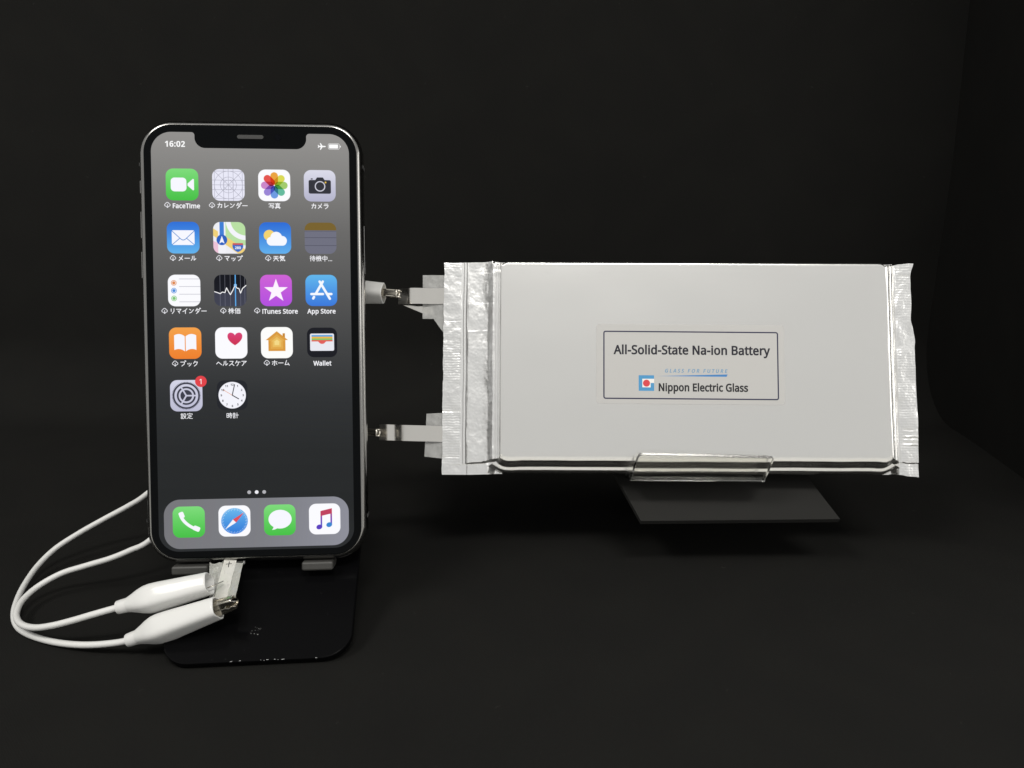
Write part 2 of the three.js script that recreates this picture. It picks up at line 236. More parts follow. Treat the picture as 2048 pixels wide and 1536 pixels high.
  // row four: books, health, home, wallet
  icon(C[0], Rw[3], G(0, 60, '#f5a34c', '#ee7f2c'), () => { x.fillStyle = white; for (const s of [-1, 1]) { x.beginPath(); x.moveTo(30 + s * 0.8, 17); x.quadraticCurveTo(30 + s * 10, 9, 30 + s * 20.5, 15); x.lineTo(30 + s * 20.5, 43); x.quadraticCurveTo(30 + s * 10, 38, 30 + s * 0.8, 45.5); x.fill(); } });
  icon(C[1], Rw[3], '#fbfbff', () => { x.fillStyle = G(10, 34, '#d9437a', '#cc2f50'); x.beginPath(); x.moveTo(37, 34.5); x.bezierCurveTo(16, 22, 23, 8, 31, 10.5); x.quadraticCurveTo(35.5, 11.5, 37, 15.5); x.quadraticCurveTo(38.5, 11.5, 43, 10.5); x.bezierCurveTo(51, 8, 58, 22, 37, 34.5); x.fill(); });
  icon(C[2], Rw[3], '#fdfdfb', () => { const house = (s, c) => { x.fillStyle = c; x.beginPath(); const m = (a, b) => [30 + (a - 30) * s, 30 + (b - 30) * s]; [[30, 8], [51, 25], [46, 25], [46, 46], [14, 46], [14, 25], [9, 25]].forEach((p, i) => x[i ? 'lineTo' : 'moveTo'](...m(...p))); x.fill(); }; x.fillStyle = '#c8892f'; x.fillRect(41, 12, 4.4, 10); house(1, '#d99a3e'); house(0.74, '#e2ab4e'); house(0.5, '#eabf62'); house(0.28, '#f4d987'); });
  icon(C[3], Rw[3], '#1a1b22', () => { x.save(); rr(6, 12, 48, 35, 3); x.fillStyle = '#e9eaf2'; x.fill(); x.clip(); ['#5aa0d8', '#f0b94a', '#86c46a', '#e25f5b'].forEach((c, i) => { x.fillStyle = c; x.fillRect(9, 15 + i * 3.4, 42, 3.5); }); x.fillStyle = '#e9eaf2'; x.beginPath(); x.moveTo(6, 28); x.lineTo(22, 28); x.quadraticCurveTo(25, 34, 30, 34); x.quadraticCurveTo(35, 34, 38, 28); x.lineTo(54, 28); x.lineTo(54, 48); x.lineTo(6, 48); x.fill(); x.fillStyle = '#e25f5b'; x.beginPath(); x.moveTo(22.5, 27.6); x.lineTo(37.5, 27.6); x.quadraticCurveTo(35, 33, 30, 33); x.quadraticCurveTo(25, 33, 22.5, 27.6); x.fill(); x.restore(); }, 58);
  // row five: settings gear with badge, clock
  icon(C[0], Rw[4], G(0, 60, '#d6d6e8', '#bdbdd4'), () => { x.strokeStyle = '#3c3d4a'; x.lineWidth = 3; x.beginPath(); x.arc(30, 30, 23.6, 0, 7); x.stroke(); x.lineWidth = 1; for (let i = 0; i < 60; i++) { const a = i * Math.PI / 30; x.beginPath(); x.moveTo(30 + 24 * Math.cos(a), 30 + 24 * Math.sin(a)); x.lineTo(30 + 26.3 * Math.cos(a), 30 + 26.3 * Math.sin(a)); x.stroke(); } x.fillStyle = '#3c3d4a'; x.beginPath(); x.arc(30, 30, 17.6, 0, 7); x.fill(); x.strokeStyle = '#c9c9dc'; x.lineWidth = 3.4; x.beginPath(); x.arc(30, 30, 12.6, 0, 7); x.stroke(); x.lineWidth = 3; for (const a of [0, 2.1, 4.19]) { x.beginPath(); x.moveTo(30, 30); x.lineTo(30 + 20 * Math.cos(a), 30 + 20 * Math.sin(a)); x.stroke(); } });
  x.fillStyle = '#e2434a'; x.beginPath(); x.arc(C[0] + 28, Rw[4] - 27.5, 11, 0, 7); x.fill(); x.fillStyle = '#ffffff'; x.font = '14px sans-serif'; x.textAlign = 'center'; x.textBaseline = 'middle'; x.fillText('1', C[0] + 28, Rw[4] - 27); x.textAlign = 'left'; x.textBaseline = 'alphabetic';
  icon(C[1], Rw[4], '#23252b', () => { x.fillStyle = '#f4f4fc'; x.beginPath(); x.arc(30, 30, 27, 0, 7); x.fill(); x.fillStyle = '#26262c'; x.font = '600 6px sans-serif'; x.textAlign = 'center'; x.textBaseline = 'middle'; for (let i = 1; i <= 12; i++) { const a = i * Math.PI / 6 - Math.PI / 2; x.fillText(String(i), 30 + 21.5 * Math.cos(a), 30 + 21.5 * Math.sin(a)); } x.textAlign = 'left'; x.textBaseline = 'alphabetic'; const hand = (deg, l, w, c) => { const a = rad(deg - 90); x.strokeStyle = c; x.lineWidth = w; x.beginPath(); x.moveTo(30, 30); x.lineTo(30 + l * Math.cos(a), 30 + l * Math.sin(a)); x.stroke(); }; hand(121, 14.5, 1.7, '#1c1c22'); hand(13, 22, 1.6, '#1c1c22'); hand(302, 21, 0.7, '#e0763a'); }, 58);
  const names5 = [['FaceTime', 1], ['カレンダー', 1], ['写真', 0], ['カメラ', 0], ['メール', 1], ['マップ', 1], ['天気', 1], ['待機中...', 0], ['リマインダー', 1], ['株価', 1], ['iTunes Store', 1], ['App Store', 0], ['ブック', 1], ['ヘルスケア', 0], ['ホーム', 1], ['Wallet', 0], ['設定', 0], ['時計', 0]];
  names5.forEach(([t, d], i) => label(C[i % 4], Rw[i >> 2] + 39.6, t, d));
  // page dots and dock
  [[173, 0.7], [187.4, 1], [201.8, 0.7]].forEach(([X, a]) => { x.fillStyle = `rgba(240,240,246,${a})`; x.beginPath(); x.arc(X, 698.2, 3.7, 0, 7); x.fill(); });
  rr(10, 710, 355, 97, 31); const dg = x.createLinearGradient(10, 710, 365, 760); dg.addColorStop(0, 'rgb(118,118,122)'); dg.addColorStop(0.55, 'rgb(124,125,131)'); dg.addColorStop(1, 'rgb(142,143,154)'); x.fillStyle = dg; x.fill();
  const D = 754.2;
  icon(C[0], D, green(), () => { x.strokeStyle = white; x.lineCap = 'butt'; x.lineWidth = 6; x.beginPath(); x.moveTo(15, 17); x.quadraticCurveTo(20, 34, 45, 45); x.stroke(); x.fillStyle = white; x.save(); x.translate(16.5, 16.5); x.rotate(-0.35); rr(-4.5, -6, 9.5, 12, 2.6); x.fill(); x.restore(); x.save(); x.translate(43.5, 43.6); x.rotate(0.42); rr(-6, -5.4, 13, 9.4, 2.6); x.fill(); x.restore(); x.lineCap = 'round'; });
  icon(C[1], D, '#fbfbff', () => { x.fillStyle = G(5, 55, '#6db9ee', '#2f79d8'); x.beginPath(); x.arc(30, 30, 25, 0, 7); x.fill(); x.strokeStyle = 'rgba(255,255,255,0.75)'; x.lineWidth = 0.7; for (let i = 0; i < 48; i++) { const a = i * Math.PI / 24, r = i % 2 ? 22 : 20.6; x.beginPath(); x.moveTo(30 + r * Math.cos(a), 30 + r * Math.sin(a)); x.lineTo(30 + 24 * Math.cos(a), 30 + 24 * Math.sin(a)); x.stroke(); } x.fillStyle = '#e0505a'; x.beginPath(); x.moveTo(48, 14); x.lineTo(33, 33); x.lineTo(27, 27); x.fill(); x.fillStyle = '#f6f6fc'; x.beginPath(); x.moveTo(12, 46); x.lineTo(33, 33); x.lineTo(27, 27); x.fill(); });
  icon(C[2], D, green(), () => { x.fillStyle = white; x.beginPath(); x.ellipse(30.5, 28.5, 22, 18.3, 0, 0, 7); x.fill(); x.beginPath(); x.moveTo(18, 40); x.quadraticCurveTo(18.5, 46, 14.5, 49); x.quadraticCurveTo(23, 49, 27, 44); x.fill(); });
  icon(C[3], D, '#fbfbff', () => { const g = x.createLinearGradient(0, 10, 0, 50); g.addColorStop(0, '#c53e66'); g.addColorStop(0.5, '#7a3fb4'); g.addColorStop(1, '#3f6fd8'); x.fillStyle = g; x.beginPath(); x.moveTo(22, 14.5); x.lineTo(44, 9.5); x.lineTo(44, 42); x.lineTo(41, 42); x.lineTo(41, 20); x.lineTo(25, 23.5); x.lineTo(25, 46); x.lineTo(22, 46); x.fill(); x.fillStyle = '#c0405e'; x.beginPath(); x.moveTo(22, 14.5); x.lineTo(44, 9.5); x.lineTo(44, 19.4); x.lineTo(22, 24.2); x.fill(); x.fillStyle = '#5b3fc0'; x.beginPath(); x.ellipse(19.5, 45.5, 5.7, 4.6, -0.3, 0, 7); x.fill(); x.fillStyle = '#3b86d0'; x.beginPath(); x.ellipse(38.5, 41.5, 5.7, 4.6, -0.3, 0, 7); x.fill(); });
  // status bar
  x.fillStyle = '#ffffff'; x.font = 'bold 15.5px sans-serif'; x.textBaseline = 'middle'; x.textAlign = 'center'; x.fillText('16:02', 45, 23.4); x.textAlign = 'left'; x.textBaseline = 'alphabetic';
  x.save(); x.translate(323, 24); x.fillStyle = '#ffffff'; x.beginPath(); [[8, 0], [6.5, 1.2], [1.5, 1.3], [-2, 6.5], [-3.8, 6.5], [-2, 1.3], [-5, 1.1], [-6.6, 3], [-7.8, 3], [-6.9, 0], [-7.8, -3], [-6.6, -3], [-5, -1.1], [-2, -1.3], [-3.8, -6.5], [-2, -6.5], [1.5, -1.3], [6.5, -1.2]].forEach(([a, b], i) => x[i ? 'lineTo' : 'moveTo'](a, b)); x.fill(); x.restore();
  x.strokeStyle = 'rgba(255,255,255,0.75)'; x.lineWidth = 1; rr(335.4, 18.2, 21.5, 11, 3); x.stroke(); x.fillStyle = '#ffffff'; rr(337, 19.8, 17.4, 7.8, 1.6); x.fill(); rr(358, 22, 1.5, 3.6, 0.7); x.fill();
}
const screenTex = canvas(938, 2031, (x, w) => drawScreen(x, w, 2031));

// ---------- the phone ----------
{
  const base = fromTo(new THREE.Matrix4(), PHONE.clone().multiply(at(0, -71.8, -3.85)));
  const ph = thing('smartphone', 'black notched smartphone showing its lit home screen, leaning on a black stand', 'smartphone', base);
  const B = at(0, 71.8, 3.85);
  const steel = std({ color: lin(0.3, 0.296, 0.287), metalness: 1, roughness: 0.2 });
  const W = 70.9, Hh = 143.6, r = 10.8;
  const prof = [[1.85, -0.16], [1.55, -0.2], [1.08, -0.46], [0.55, -1.02], [0.16, -1.85], [0, -3.0], [0, -4.9], [0.1, -6.0], [0.35, -6.8], [0.8, -7.4], [1.4, -7.7]];
  part('frame', loft(prof.map(([i, z]) => rrRing(W, Hh, r, i, z, 18)).reverse(), { cap1: false }), steel, ph, B);
  const glassM = std({ color: lin(0.0035), roughness: 0.06, metalness: 0 }); const glassP = phy({ color: lin(0.003, 0.0035, 0.004), roughness: 0.07, specularIntensity: 0.1 });
  part('front_glass', loft([[1.86, -0.3], [1.88, -0.12], [2.1, -0.03], [2.5, 0]].map(([i, z]) => rrRing(W, Hh, r, i, z, 18)), { cap0: false }), glassP, ph, B);
  // display with its notch
  const w = 31.2, h = 67.55, cr = 6.4, s = new THREE.Shape();
  s.moveTo(-w + cr, -h); s.lineTo(w - cr, -h); s.absarc(w - cr, -h + cr, cr, -Math.PI / 2, 0); s.lineTo(w, h - cr); s.absarc(w - cr, h - cr, cr, 0, Math.PI / 2);
  s.lineTo(18.6, h); s.absarc(18.6, h - 1, 1, Math.PI / 2, Math.PI); s.lineTo(17.6, h - 1.7); s.absarc(14.3, h - 1.7, 3.3, 0, -Math.PI / 2, true); s.lineTo(-14.3, h - 5); s.absarc(-14.3, h - 1.7, 3.3, -Math.PI / 2, -Math.PI, true); s.lineTo(-17.6, h - 1); s.absarc(-18.6, h - 1, 1, 0, Math.PI / 2);
  s.lineTo(-w + cr, h); s.absarc(-w + cr, h - cr, cr, Math.PI / 2, Math.PI); s.lineTo(-w, -h + cr); s.absarc(-w + cr, -h + cr, cr, Math.PI, 1.5 * Math.PI);
  const sg = new THREE.ShapeGeometry(s, 12), p = sg.attributes.position, uv = sg.attributes.uv;
  for (let i = 0; i < p.count; i++) uv.setXY(i, (p.getX(i) + w) / (2 * w), (p.getY(i) + h) / (2 * h));
  const scr = part('screen', sg, phy({ color: lin(0.002), roughness: 0.07, specularIntensity: 0.1, emissive: 0xffffff, emissiveMap: screenTex, emissiveIntensity: 1 }), ph, B.clone().multiply(at(0, 0, 0.04)));
  scr.userData.label = 'lit display of app icons with Japanese names';
  // earpiece, lens, side buttons
  part('earpiece', slabRR(8.3, 1.25, 0.62, 0.1, 0.03, 8), std({ color: lin(0.035), roughness: 0.7 }), ph, B.clone().multiply(at(-0.1, 66.3, 0)));
  part('front_camera', loft([rrRing(2.2, 2.2, 1.1, 0, 0, 8), rrRing(2.2, 2.2, 1.1, 0.1, 0.06, 8)]), phy({ color: lin(0.003, 0.0035, 0.005), roughness: 0.05, specularIntensity: 0.1 }), ph, B.clone().multiply(at(8.6, 66.3, 0)));
  for (const [x, y, len, nm] of [[-35.5, 50.6, 4.6, 'mute_switch'], [-35.5, 38.4, 9, 'volume_button'], [-35.5, 25.5, 9, 'volume_button'], [35.15, 30.8, 16, 'power_button']]) part(nm, new RoundedBoxGeometry(1.1, len, 2.2, 3, 0.5), nm === 'power_button' ? std({ color: lin(0.12), metalness: 1, roughness: 0.3 }) : steel, ph, B.clone().multiply(at(x, y, -3.8)));
  for (const [x, y] of [[-35.47, 57.5], [35.47, 57.5], [-35.47, -57.5], [35.47, -57.5]]) part('antenna_band', new THREE.BoxGeometry(0.12, 1.1, 4.6), std({ color: lin(0.06), roughness: 0.5 }), ph, B.clone().multiply(at(x, y, -3.85)));
}

// ---------- phone stand ----------
{
  const yaw = Math.atan2(0.0769, 0.9699), root = new THREE.Matrix4().makeRotationY(yaw).setPosition(-83.4, 0, -232);
  const st = thing('phone_stand', 'glossy black metal phone stand with a rounded base plate and two small hooks', 'phone stand', root);
  const plateTex = canvas(512, 512, (x) => {
    x.fillStyle = '#09090a'; x.fillRect(0, 0, 512, 512); seed = 99;
    const spot = (X, Y, r, a) => { x.fillStyle = `rgba(190,190,185,${a})`; x.beginPath(); x.ellipse(X, Y, r, r * (0.6 + rnd() * 0.6), rnd() * 3, 0, 7); x.fill(); };
    for (let i = 0; i < 34; i++) spot(rnd() * 512, rnd() * 512, 0.6 + rnd() * 0.7, 0.12 + rnd() * 0.3);
    for (let i = 0; i < 16; i++) spot(240 + 12 * Math.sin(i * 0.5) + rnd() * 6, 412 + i * 1.6 + rnd() * 4, 0.8 + rnd() * 1.2, 0.25 + rnd() * 0.4);
  });
  const paint = phy({ color: 0xffffff, map: plateTex, roughness: 0.16, specularIntensity: 0.12 }), paint2 = phy({ color: lin(0.0035), roughness: 0.22, specularIntensity: 0.5 });
  // front plate: rises from the table towards the bottom of the phone
  const bp = slabRR(57.5, 60, 9, 2.5, 0.45), q = bp.attributes.position, uvs = [];
  for (let i = 0; i < q.count; i++) uvs.push(q.getX(i) / 57.5 + 0.5, q.getY(i) / 60 + 0.5);
  bp.setAttribute('uv', new THREE.Float32BufferAttribute(uvs, 2));
  bp.translate(0, 30, -2.5); bp.rotateX(rad(-63)); bp.translate(3.2, 2.4, 29.2);
  part('front_plate', bp, paint, st);
  const foot = slabRR(46, 58, 9, 2.2, 0.4); foot.rotateX(-Math.PI / 2); foot.translate(-3, 0.2, -32); part('base_plate', foot, paint2, st);
  // chips in the paint along the front rim
  const chips = []; seed = 41;
  for (const [cx, n, sp] of [[-3, 3, 4], [8.5, 11, 7], [21, 1, 2]]) for (let i = 0; i < n; i++) { const g = new THREE.IcosahedronGeometry(0.1 + rnd() * 0.12, 0); g.scale(1.6, 0.5, 0.8); g.translate(cx + (rnd() - 0.5) * sp, 2.35 + rnd() * 0.15, 29.1 - rnd() * 0.3); chips.push(g); }
  const cm = part('paint_chip', mergeGeometries(chips), std({ color: lin(0.55), metalness: 0.6, roughness: 0.35 }), st); cm.userData.kind = 'stuff';
  // arm from the rear of the base up to the cradle
  const arm = []; const path = new THREE.CatmullRomCurve3([V(0, 2.4, -52), V(0, 3.4, -57), V(0, 10, -58), V(0, 24, -42), V(0, 38, -28)]);
  for (let i = 0; i <= 24; i++) { const p = path.getPoint(i / 24), t = path.getTangent(i / 24), n = V(0, t.z, -t.y).multiplyScalar(1.2); arm.push([V(-17, p.y, p.z).add(n), V(17, p.y, p.z).add(n), V(17, p.y, p.z).sub(n), V(-17, p.y, p.z).sub(n)]); }
  part('arm', loft(arm, { crease: rad(40) }), paint2, st);
  // cradle plate behind the phone and two hooks that carry it, in the phone's axes
  const inv = root.clone().invert().multiply(PHONE);
  const cp = slabRR(52, 62, 8, 2.2, 0.4); part('cradle', cp, paint2, st, inv.clone().multiply(at(-3, -44.4, -10.6)));
  const hookM = phy({ color: lin(0.05, 0.049, 0.046), roughness: 0.4 });
  for (const [x, w2, y] of [[-21.6, 11.6, -73.75], [19.2, 10.2, -73.4]]) {
    const a = new RoundedBoxGeometry(w2, 3.0, 11.5, 5, 0.8); a.translate(x, y, -4.9);
    part('hook', a, hookM, st, inv);
  }
}

// ---------- the battery ----------
const foil = phy({ color: lin(0.9, 0.893, 0.872), metalness: 1, roughness: 0.25 }), foilEdge = phy({ color: lin(0.91, 0.91, 0.905), metalness: 1, roughness: 0.31 });
{
  const root = CELL.clone().multiply(at(0, -40, -5)), B = fromTo(root, CELL);
  const bat = thing('pouch_battery', 'flat silver pouch battery with a printed label, standing on a clear easel', 'battery', root);
  const curve = (knots) => (d) => { if (d <= knots[0][0]) return knots[0][1]; for (let i = 0; i + 1 < knots.length; i++) { const [a, ya] = knots[i], [b, yb] = knots[i + 1]; if (d <= b) { const t = (d - a) / (b - a), p0 = knots[i - 1] ?? [a - (b - a), ya], p3 = knots[i + 2] ?? [b + (b - a), yb], m0 = (yb - p0[1]) / (b - p0[0]) * (b - a), m1 = (p3[1] - ya) / (p3[0] - a) * (b - a); return (2 * t ** 3 - 3 * t * t + 1) * ya + (t ** 3 - 2 * t * t + t) * m0 + (-2 * t ** 3 + 3 * t * t) * yb + (t ** 3 - t * t) * m1; } } return knots.at(-1)[1]; };
  const Lp = curve([[0, 0], [0.5, -0.08], [0.95, -0.6], [1.3, -1.7], [1.7, -2.3], [2.2, -2.3], [2.9, -1.95], [3.5, -1.9], [4.3, -2.4], [5.6, -3.2], [8, -3.9], [13.2, -4.1], [13.8, -4.38], [14.3, -4.24], [14.8, -4.42], [15.2, -4.42], [15.7, -4.3], [22, -4.5]]);
  const Rp = curve([[0, 0], [0.7, -0.12], [1.4, -0.55], [2.0, -1.1], [2.4, -1.25], [2.9, -1.5], [3.5, -2.2], [4.1, -3.2], [4.5, -3.6], [5.0, -3.3], [6, -3.2], [12, -3.3]]);
  const Tp = curve([[0, 0], [0.4, -0.05], [0.8, -0.28], [1.1, -0.75], [1.3, -1.6], [1.4, -3.2]]);
  const Bp = curve([[0, 0], [0.25, -0.03], [0.6, -0.09], [1.0, -0.17], [1.5, -0.28], [1.9, -0.4], [2.2, -0.6], [2.6, -1.6], [3.1, -3.0], [3.6, -3.8], [4.1, -4.25], [4.8, -4.45], [5.5, -4.6], [6.1, -5.0], [6.6, -5.9], [6.9, -7.2]]);
  const bx0 = -66.4, bx1 = 76.7, by1 = 38.4, by0 = -32.7;
  function h(x, y) {
    const yl = y / 10, wob = 0.16 * nz(0.3, y / 17, 1);
    let dl = bx0 - x; if (dl > 0.9) dl += wob * sm(0.9, 3, dl) * (1 - sm(9, 12.5, dl));
    let dr = x - bx1 - 0.5 * sm(-10, -34, y) * 0.6; if (dr > 0.5) dr += 0.2 * nz(3, y / 14, 4) * sm(0.5, 3, dr);
    let z = Math.min(dl > 0 ? Lp(dl + 0.25 * nz(2, y / 12, 7) * sm(12.5, 13.5, dl)) : 0, dr > 0 ? Rp(dr) : 0);
    // rounded corners of the raised cell
    const cx = Math.max(bx0 + 2.2 - x, x - (bx1 - 2.2), 0), cyB = Math.max(by0 + 2.2 - y, 0), cyT = Math.max(y - by1 + 2, 0);
    const onL = sm(2.2, 5.5, dl), onR = sm(2.5, 5, dr);
    const db = by0 - y + (cx > 0 && cyB > 0 ? Math.hypot(cx, cyB) - Math.max(cx, cyB) : 0), dt = y - by1 + (cx > 0 && cyT > 0 ? Math.hypot(cx, cyT) - Math.max(cx, cyT) : 0);
    const zb = db > 0 ? Bp(db + 0.12 * nz(x / 12, 3) + 0.3 * nz(x / 5, 8) * (sm(60, 76, x) + sm(-52, -64, x))) : 0, zt = dt > 0 ? Tp(dt) : 0;
    const zbF = onL > 0 ? lerp(zb, Math.max(zb, -4.45), onL) : onR > 0 ? lerp(zb, Math.max(zb, -3.6), onR) : zb;
    z = Math.min(z, zbF, lerp(zt, 0, Math.max(onL, onR)));
    // wrinkles of the foil
    if (dl > 1.5) {
      const inner = sm(1.5, 4, dl) * (1 - sm(12.6, 13.4, dl)), outer = sm(15.1, 16, dl);
      z += inner * (0.32 * nz(x / 6, y / 14, 6) + 0.15 * (0.5 - Math.abs(nz(x / 3.4, y / 6, 9))) + 0.035 * nz(x / 0.9, y / 0.9, 31) + 0.06 * nz(x / 1.6, y / 2, 12) * (0.4 + sm(-0.2, 0.3, nz(x / 9, y / 10, 19))));
      z += inner * (0.07 * Math.exp(-(((y - 13.5 - 0.3 * nz(x / 3, 2)) / 0.45) ** 2)) + 0.05 * sm(24.5, 23.8, y) + 0.03 * sm(-19.4, -20, y));
      z += outer * (0.02 * Math.sin(y * 6.6 + 1.8 * nz(x / 2, y / 4, 3)) * sm(-0.1, 0.25, nz(0.2, y / 11, 5) + 0.12) + 0.035 * nz(x / 0.85, y / 0.8, 33) + 0.06 * nz(x / 1.7, y / 1.5, 7) * (0.4 + sm(-0.2, 0.3, nz(x / 9, y / 12, 17))) + 0.3 * nz(x / 8, y / 9, 3) + 0.11 * nz(x / 3, y / 2.6, 13));
      z += outer * -0.07 * (Math.exp(-(((y - 17.6 - 0.05 * (x + 86)) / 0.2) ** 2)) + Math.exp(-(((y + 16.6) / 0.2) ** 2)) + Math.exp(-(((y + 33.6) / 0.2) ** 2)));
      z += 0.03 * Math.exp(-(((x + 82.9) / 0.35) ** 2)) * Math.max(0, Math.sin(y * 6.3)) * sm(20, 12, Math.abs(y));
      z += sm(1.2, 3, dl) * (1 - sm(5, 7, dl)) * (0.12 * nz(x / 7, y / 24, 14) + 0.03 * nz(x / 3, y / 14, 22) + 0.5 * Math.max(0, nz(x / 3, y / 3, 21)) * (sm(31, 38, y) + sm(-27, -35, y)));
    }
    if (dr > 2.6) {
      const seal = sm(4.4, 5.4, dr);
      z += seal * (0.02 * Math.sin(y * 6.4 + 1.8 * nz(x / 3, y / 3, 2)) * sm(-0.25, 0.15, nz(0.7, y / 12, 9)) + 0.45 * nz(0.4, y / 15, 6) * sm(5, 12, dr) + 0.3 * nz(x / 5, y / 6, 1) + 0.05 * nz(x / 1.7, y / 1.6, 3) + 0.035 * nz(x / 0.85, y / 0.8, 35));
      z += seal * sm(5.6, 6.6, dr) * (-0.12 * Math.exp(-(((y + 22.6 + 0.25 * Math.sin(x * 0.9)) / 0.35) ** 2)) + 0.09 * Math.sin((y + 24) * 4.0 + 0.5 * nz(x / 2, 3)) * sm(-29.4, -28.6, y) * sm(-24, -25, y) + 0.25 * sm(35.0, 36.2, y));
      z += seal * 0.025 * Math.exp(-(((dr - 6.3) / 0.4) ** 2)) * Math.max(0, Math.sin(y * 5.5)) * sm(-6, 2, y) * sm(36, 33, y);
      z += sm(2.6, 3.6, dr) * (1 - sm(4.6, 6.2, dr)) * 0.4 * nz(x / 2.6, y / 6, 15) * (0.15 + sm(12, 20, y) + sm(-30, -35, y));
    }
    // the raised face is nearly flat: the film stretches a little over the cell
    z += (0.1 * nz(x / 26, y / 22, 4) + 0.006 * nz(x / 5, y / 5, 14)) * (dl < 0 && dr < 0 ? 1 : 0);
    return z;
  }
  const right = curve([[-40.2, 88.6], [-28, 88.5], [-20, 88.7], [-11.7, 88.6], [0, 88.4], [8, 88.3], [10.6, 88.6], [15, 88.0], [18, 87.2], [20, 87.2], [24, 87.6], [32, 87.5], [36.5, 87.6], [39.9, 88.6]]);
  const yTop = (x) => x < -68 ? 39.9 - 0.25 * Math.abs(nz(x / 6, 1)) : x > 80 ? 39.6 + 0.35 * sm(82, 88, x) - 0.3 * Math.exp(-(((x - 81.3) / 0.9) ** 2)) : 39.7 - 0.15 * sm(-68, -60, x);
  const yBot = (x) => x < -66 ? -40.05 + 0.25 * sm(-80, -68, x) : x > 79.4 ? -39.4 - 0.8 * sm(80, 88, x) + 0.15 * nz(x / 2, 4) : -39.55 + 0.1 * nz(x / 10, 3);
  function slab(xs, xEdge, name) {                                    // front follows h, back lies behind it, the rim closes it
    const ys = []; for (let j = 0; j <= 250; j++) ys.push(j / 250);
    const nx = xs.length, ny = ys.length, N = nx * ny, pos = [], idx = [];
    for (const back of [0, 1]) for (const v of ys) xs.forEach((u) => {
      const [x0] = [u], y = lerp(yBot(x0), yTop(x0), v), x = xEdge(x0, y), f = h(x, y);
      const body = Math.min(sm(bx0 - 0.5, bx0 + 3, x), sm(bx1 + 2, bx1 - 2, x));
      pos.push(x, y, back ? Math.min(f - 0.22, lerp(f - 0.22, -9 + 2 * (sm(-36, -40, y) + sm(38, 40, y)), body)) : f);
    });
    for (let j = 0; j + 1 < ny; j++) for (let i = 0; i + 1 < nx; i++) { const k = j * nx + i; idx.push(k, k + 1, k + nx + 1, k, k + nx + 1, k + nx, N + k, N + k + nx + 1, N + k + 1, N + k, N + k + nx, N + k + nx + 1); }
    const e = (p, q) => idx.push(p, N + p, N + q, p, N + q, q);
    for (let i = 0; i + 1 < nx; i++) { e(i, i + 1); e((ny - 1) * nx + i + 1, (ny - 1) * nx + i); }
    for (let j = 0; j + 1 < ny; j++) { e((j + 1) * nx, j * nx); e(j * nx + nx - 1, (j + 1) * nx + nx - 1); }
    const g = new THREE.BufferGeometry(); g.setAttribute('position', new THREE.Float32BufferAttribute(pos, 3)); g.setIndex(idx); g.computeVertexNormals();
    // normals of the front from the height function, so that the parts shade as one skin
    const nn = g.attributes.normal, pp = g.attributes.position, e2 = 0.12, n3 = V();
    for (let i = 0; i < N; i++) { const x = pp.getX(i), y = pp.getY(i); n3.set(h(x - e2, y) - h(x + e2, y), h(x, y - e2) - h(x, y + e2), 2 * e2).normalize(); nn.setXYZ(i, n3.x, n3.y, n3.z); }
    return part(name, g, name === 'cell_body' ? foil : foilEdge, bat, B);
  }
  const range = (a, b, n) => Array.from({ length: n + 1 }, (_, i) => a + (b - a) * i / n);
  slab([...range(-67.6, -64, 22), ...range(-63, 75, 110), ...range(75.5, 81.4, 36)], (x) => x, 'cell_body');
  slab(range(-88.6, -67.6, 130), (x, y) => x + (0.25 * nz(0.5, y / 5, 3) + 0.1 * nz(0.5, y, 5)) * sm(-84, -88.6, x), 'sealed_edge').userData.label = 'wide crinkled left seal edge with the terminals';
  slab(range(81.4, 88.4, 54), (x, y) => lerp(81.4, right(y), (x - 81.4) / 7), 'sealed_edge').userData.label = 'narrow wavy right seal edge';
  // printed label
  const lw = 69.6, lh = 29.6;
  const labelTex = canvas(2000, 850, (x, W, H) => {
    const ox = 178, oy = 124, s = W / 1664; x.scale(s, s); x.translate(-ox, -oy);                 // in the pixels of a close look at the label
    x.fillStyle = '#bcbbb9'; x.fillRect(0, 0, 3000, 2000);
    seed = 5; for (let i = 0; i < 260; i++) { x.fillStyle = `rgba(120,118,112,${rnd() * 0.09})`; x.beginPath(); x.arc(ox + rnd() * 1664, oy + rnd() * 710, 1 + rnd() * 5, 0, 7); x.fill(); }
    x.strokeStyle = '#1f1f40'; x.lineWidth = 11; x.beginPath(); x.roundRect(244, 190, 1540, 594, 16); x.stroke();
    const text = (t, X, Y, w, px, font, c, italic = 0) => { x.save(); x.font = `${font} ${px}px sans-serif`; const m = x.measureText(t).width; x.translate(X, Y); x.transform(w / m, 0, italic, 1, 0, 0); x.fillStyle = c; x.strokeStyle = c; x.fillText(t, 0, 0); x.lineWidth = font ? 0.5 : 6.2; x.strokeText(t, 0, 0); x.restore(); };
    text('All-Solid-State Na-ion Battery', 333, 391, 1380, 106, '', '#11101f');
    { x.save(); x.font = 'bold 46px sans-serif'; x.fillStyle = '#6f97b8'; let X = 778; x.transform(1, 0, -0.2, 1, 0.2 * 552, 0); const t = 'GLASS FOR FUTURE', tot = [...t].reduce((a, c) => a + x.measureText(c).width, 0), gap = (556 - tot) / (t.length - 1); for (const c of t) { x.fillText(c, X, 552); X += x.measureText(c).width + gap; } x.restore(); }
    x.fillStyle = '#3d7fc0'; x.beginPath(); x.moveTo(718, 584); x.lineTo(1338, 565); x.lineTo(1328, 586); x.closePath(); x.fill();
    x.fillStyle = '#4a93c4'; x.fillRect(551, 578, 136, 138); x.fillStyle = '#eceae6'; x.fillRect(583, 609, 104, 37); x.fillRect(583, 609, 74, 76); x.fillStyle = '#d43f48'; x.beginPath(); x.arc(620, 648, 31, 0, 7); x.fill();
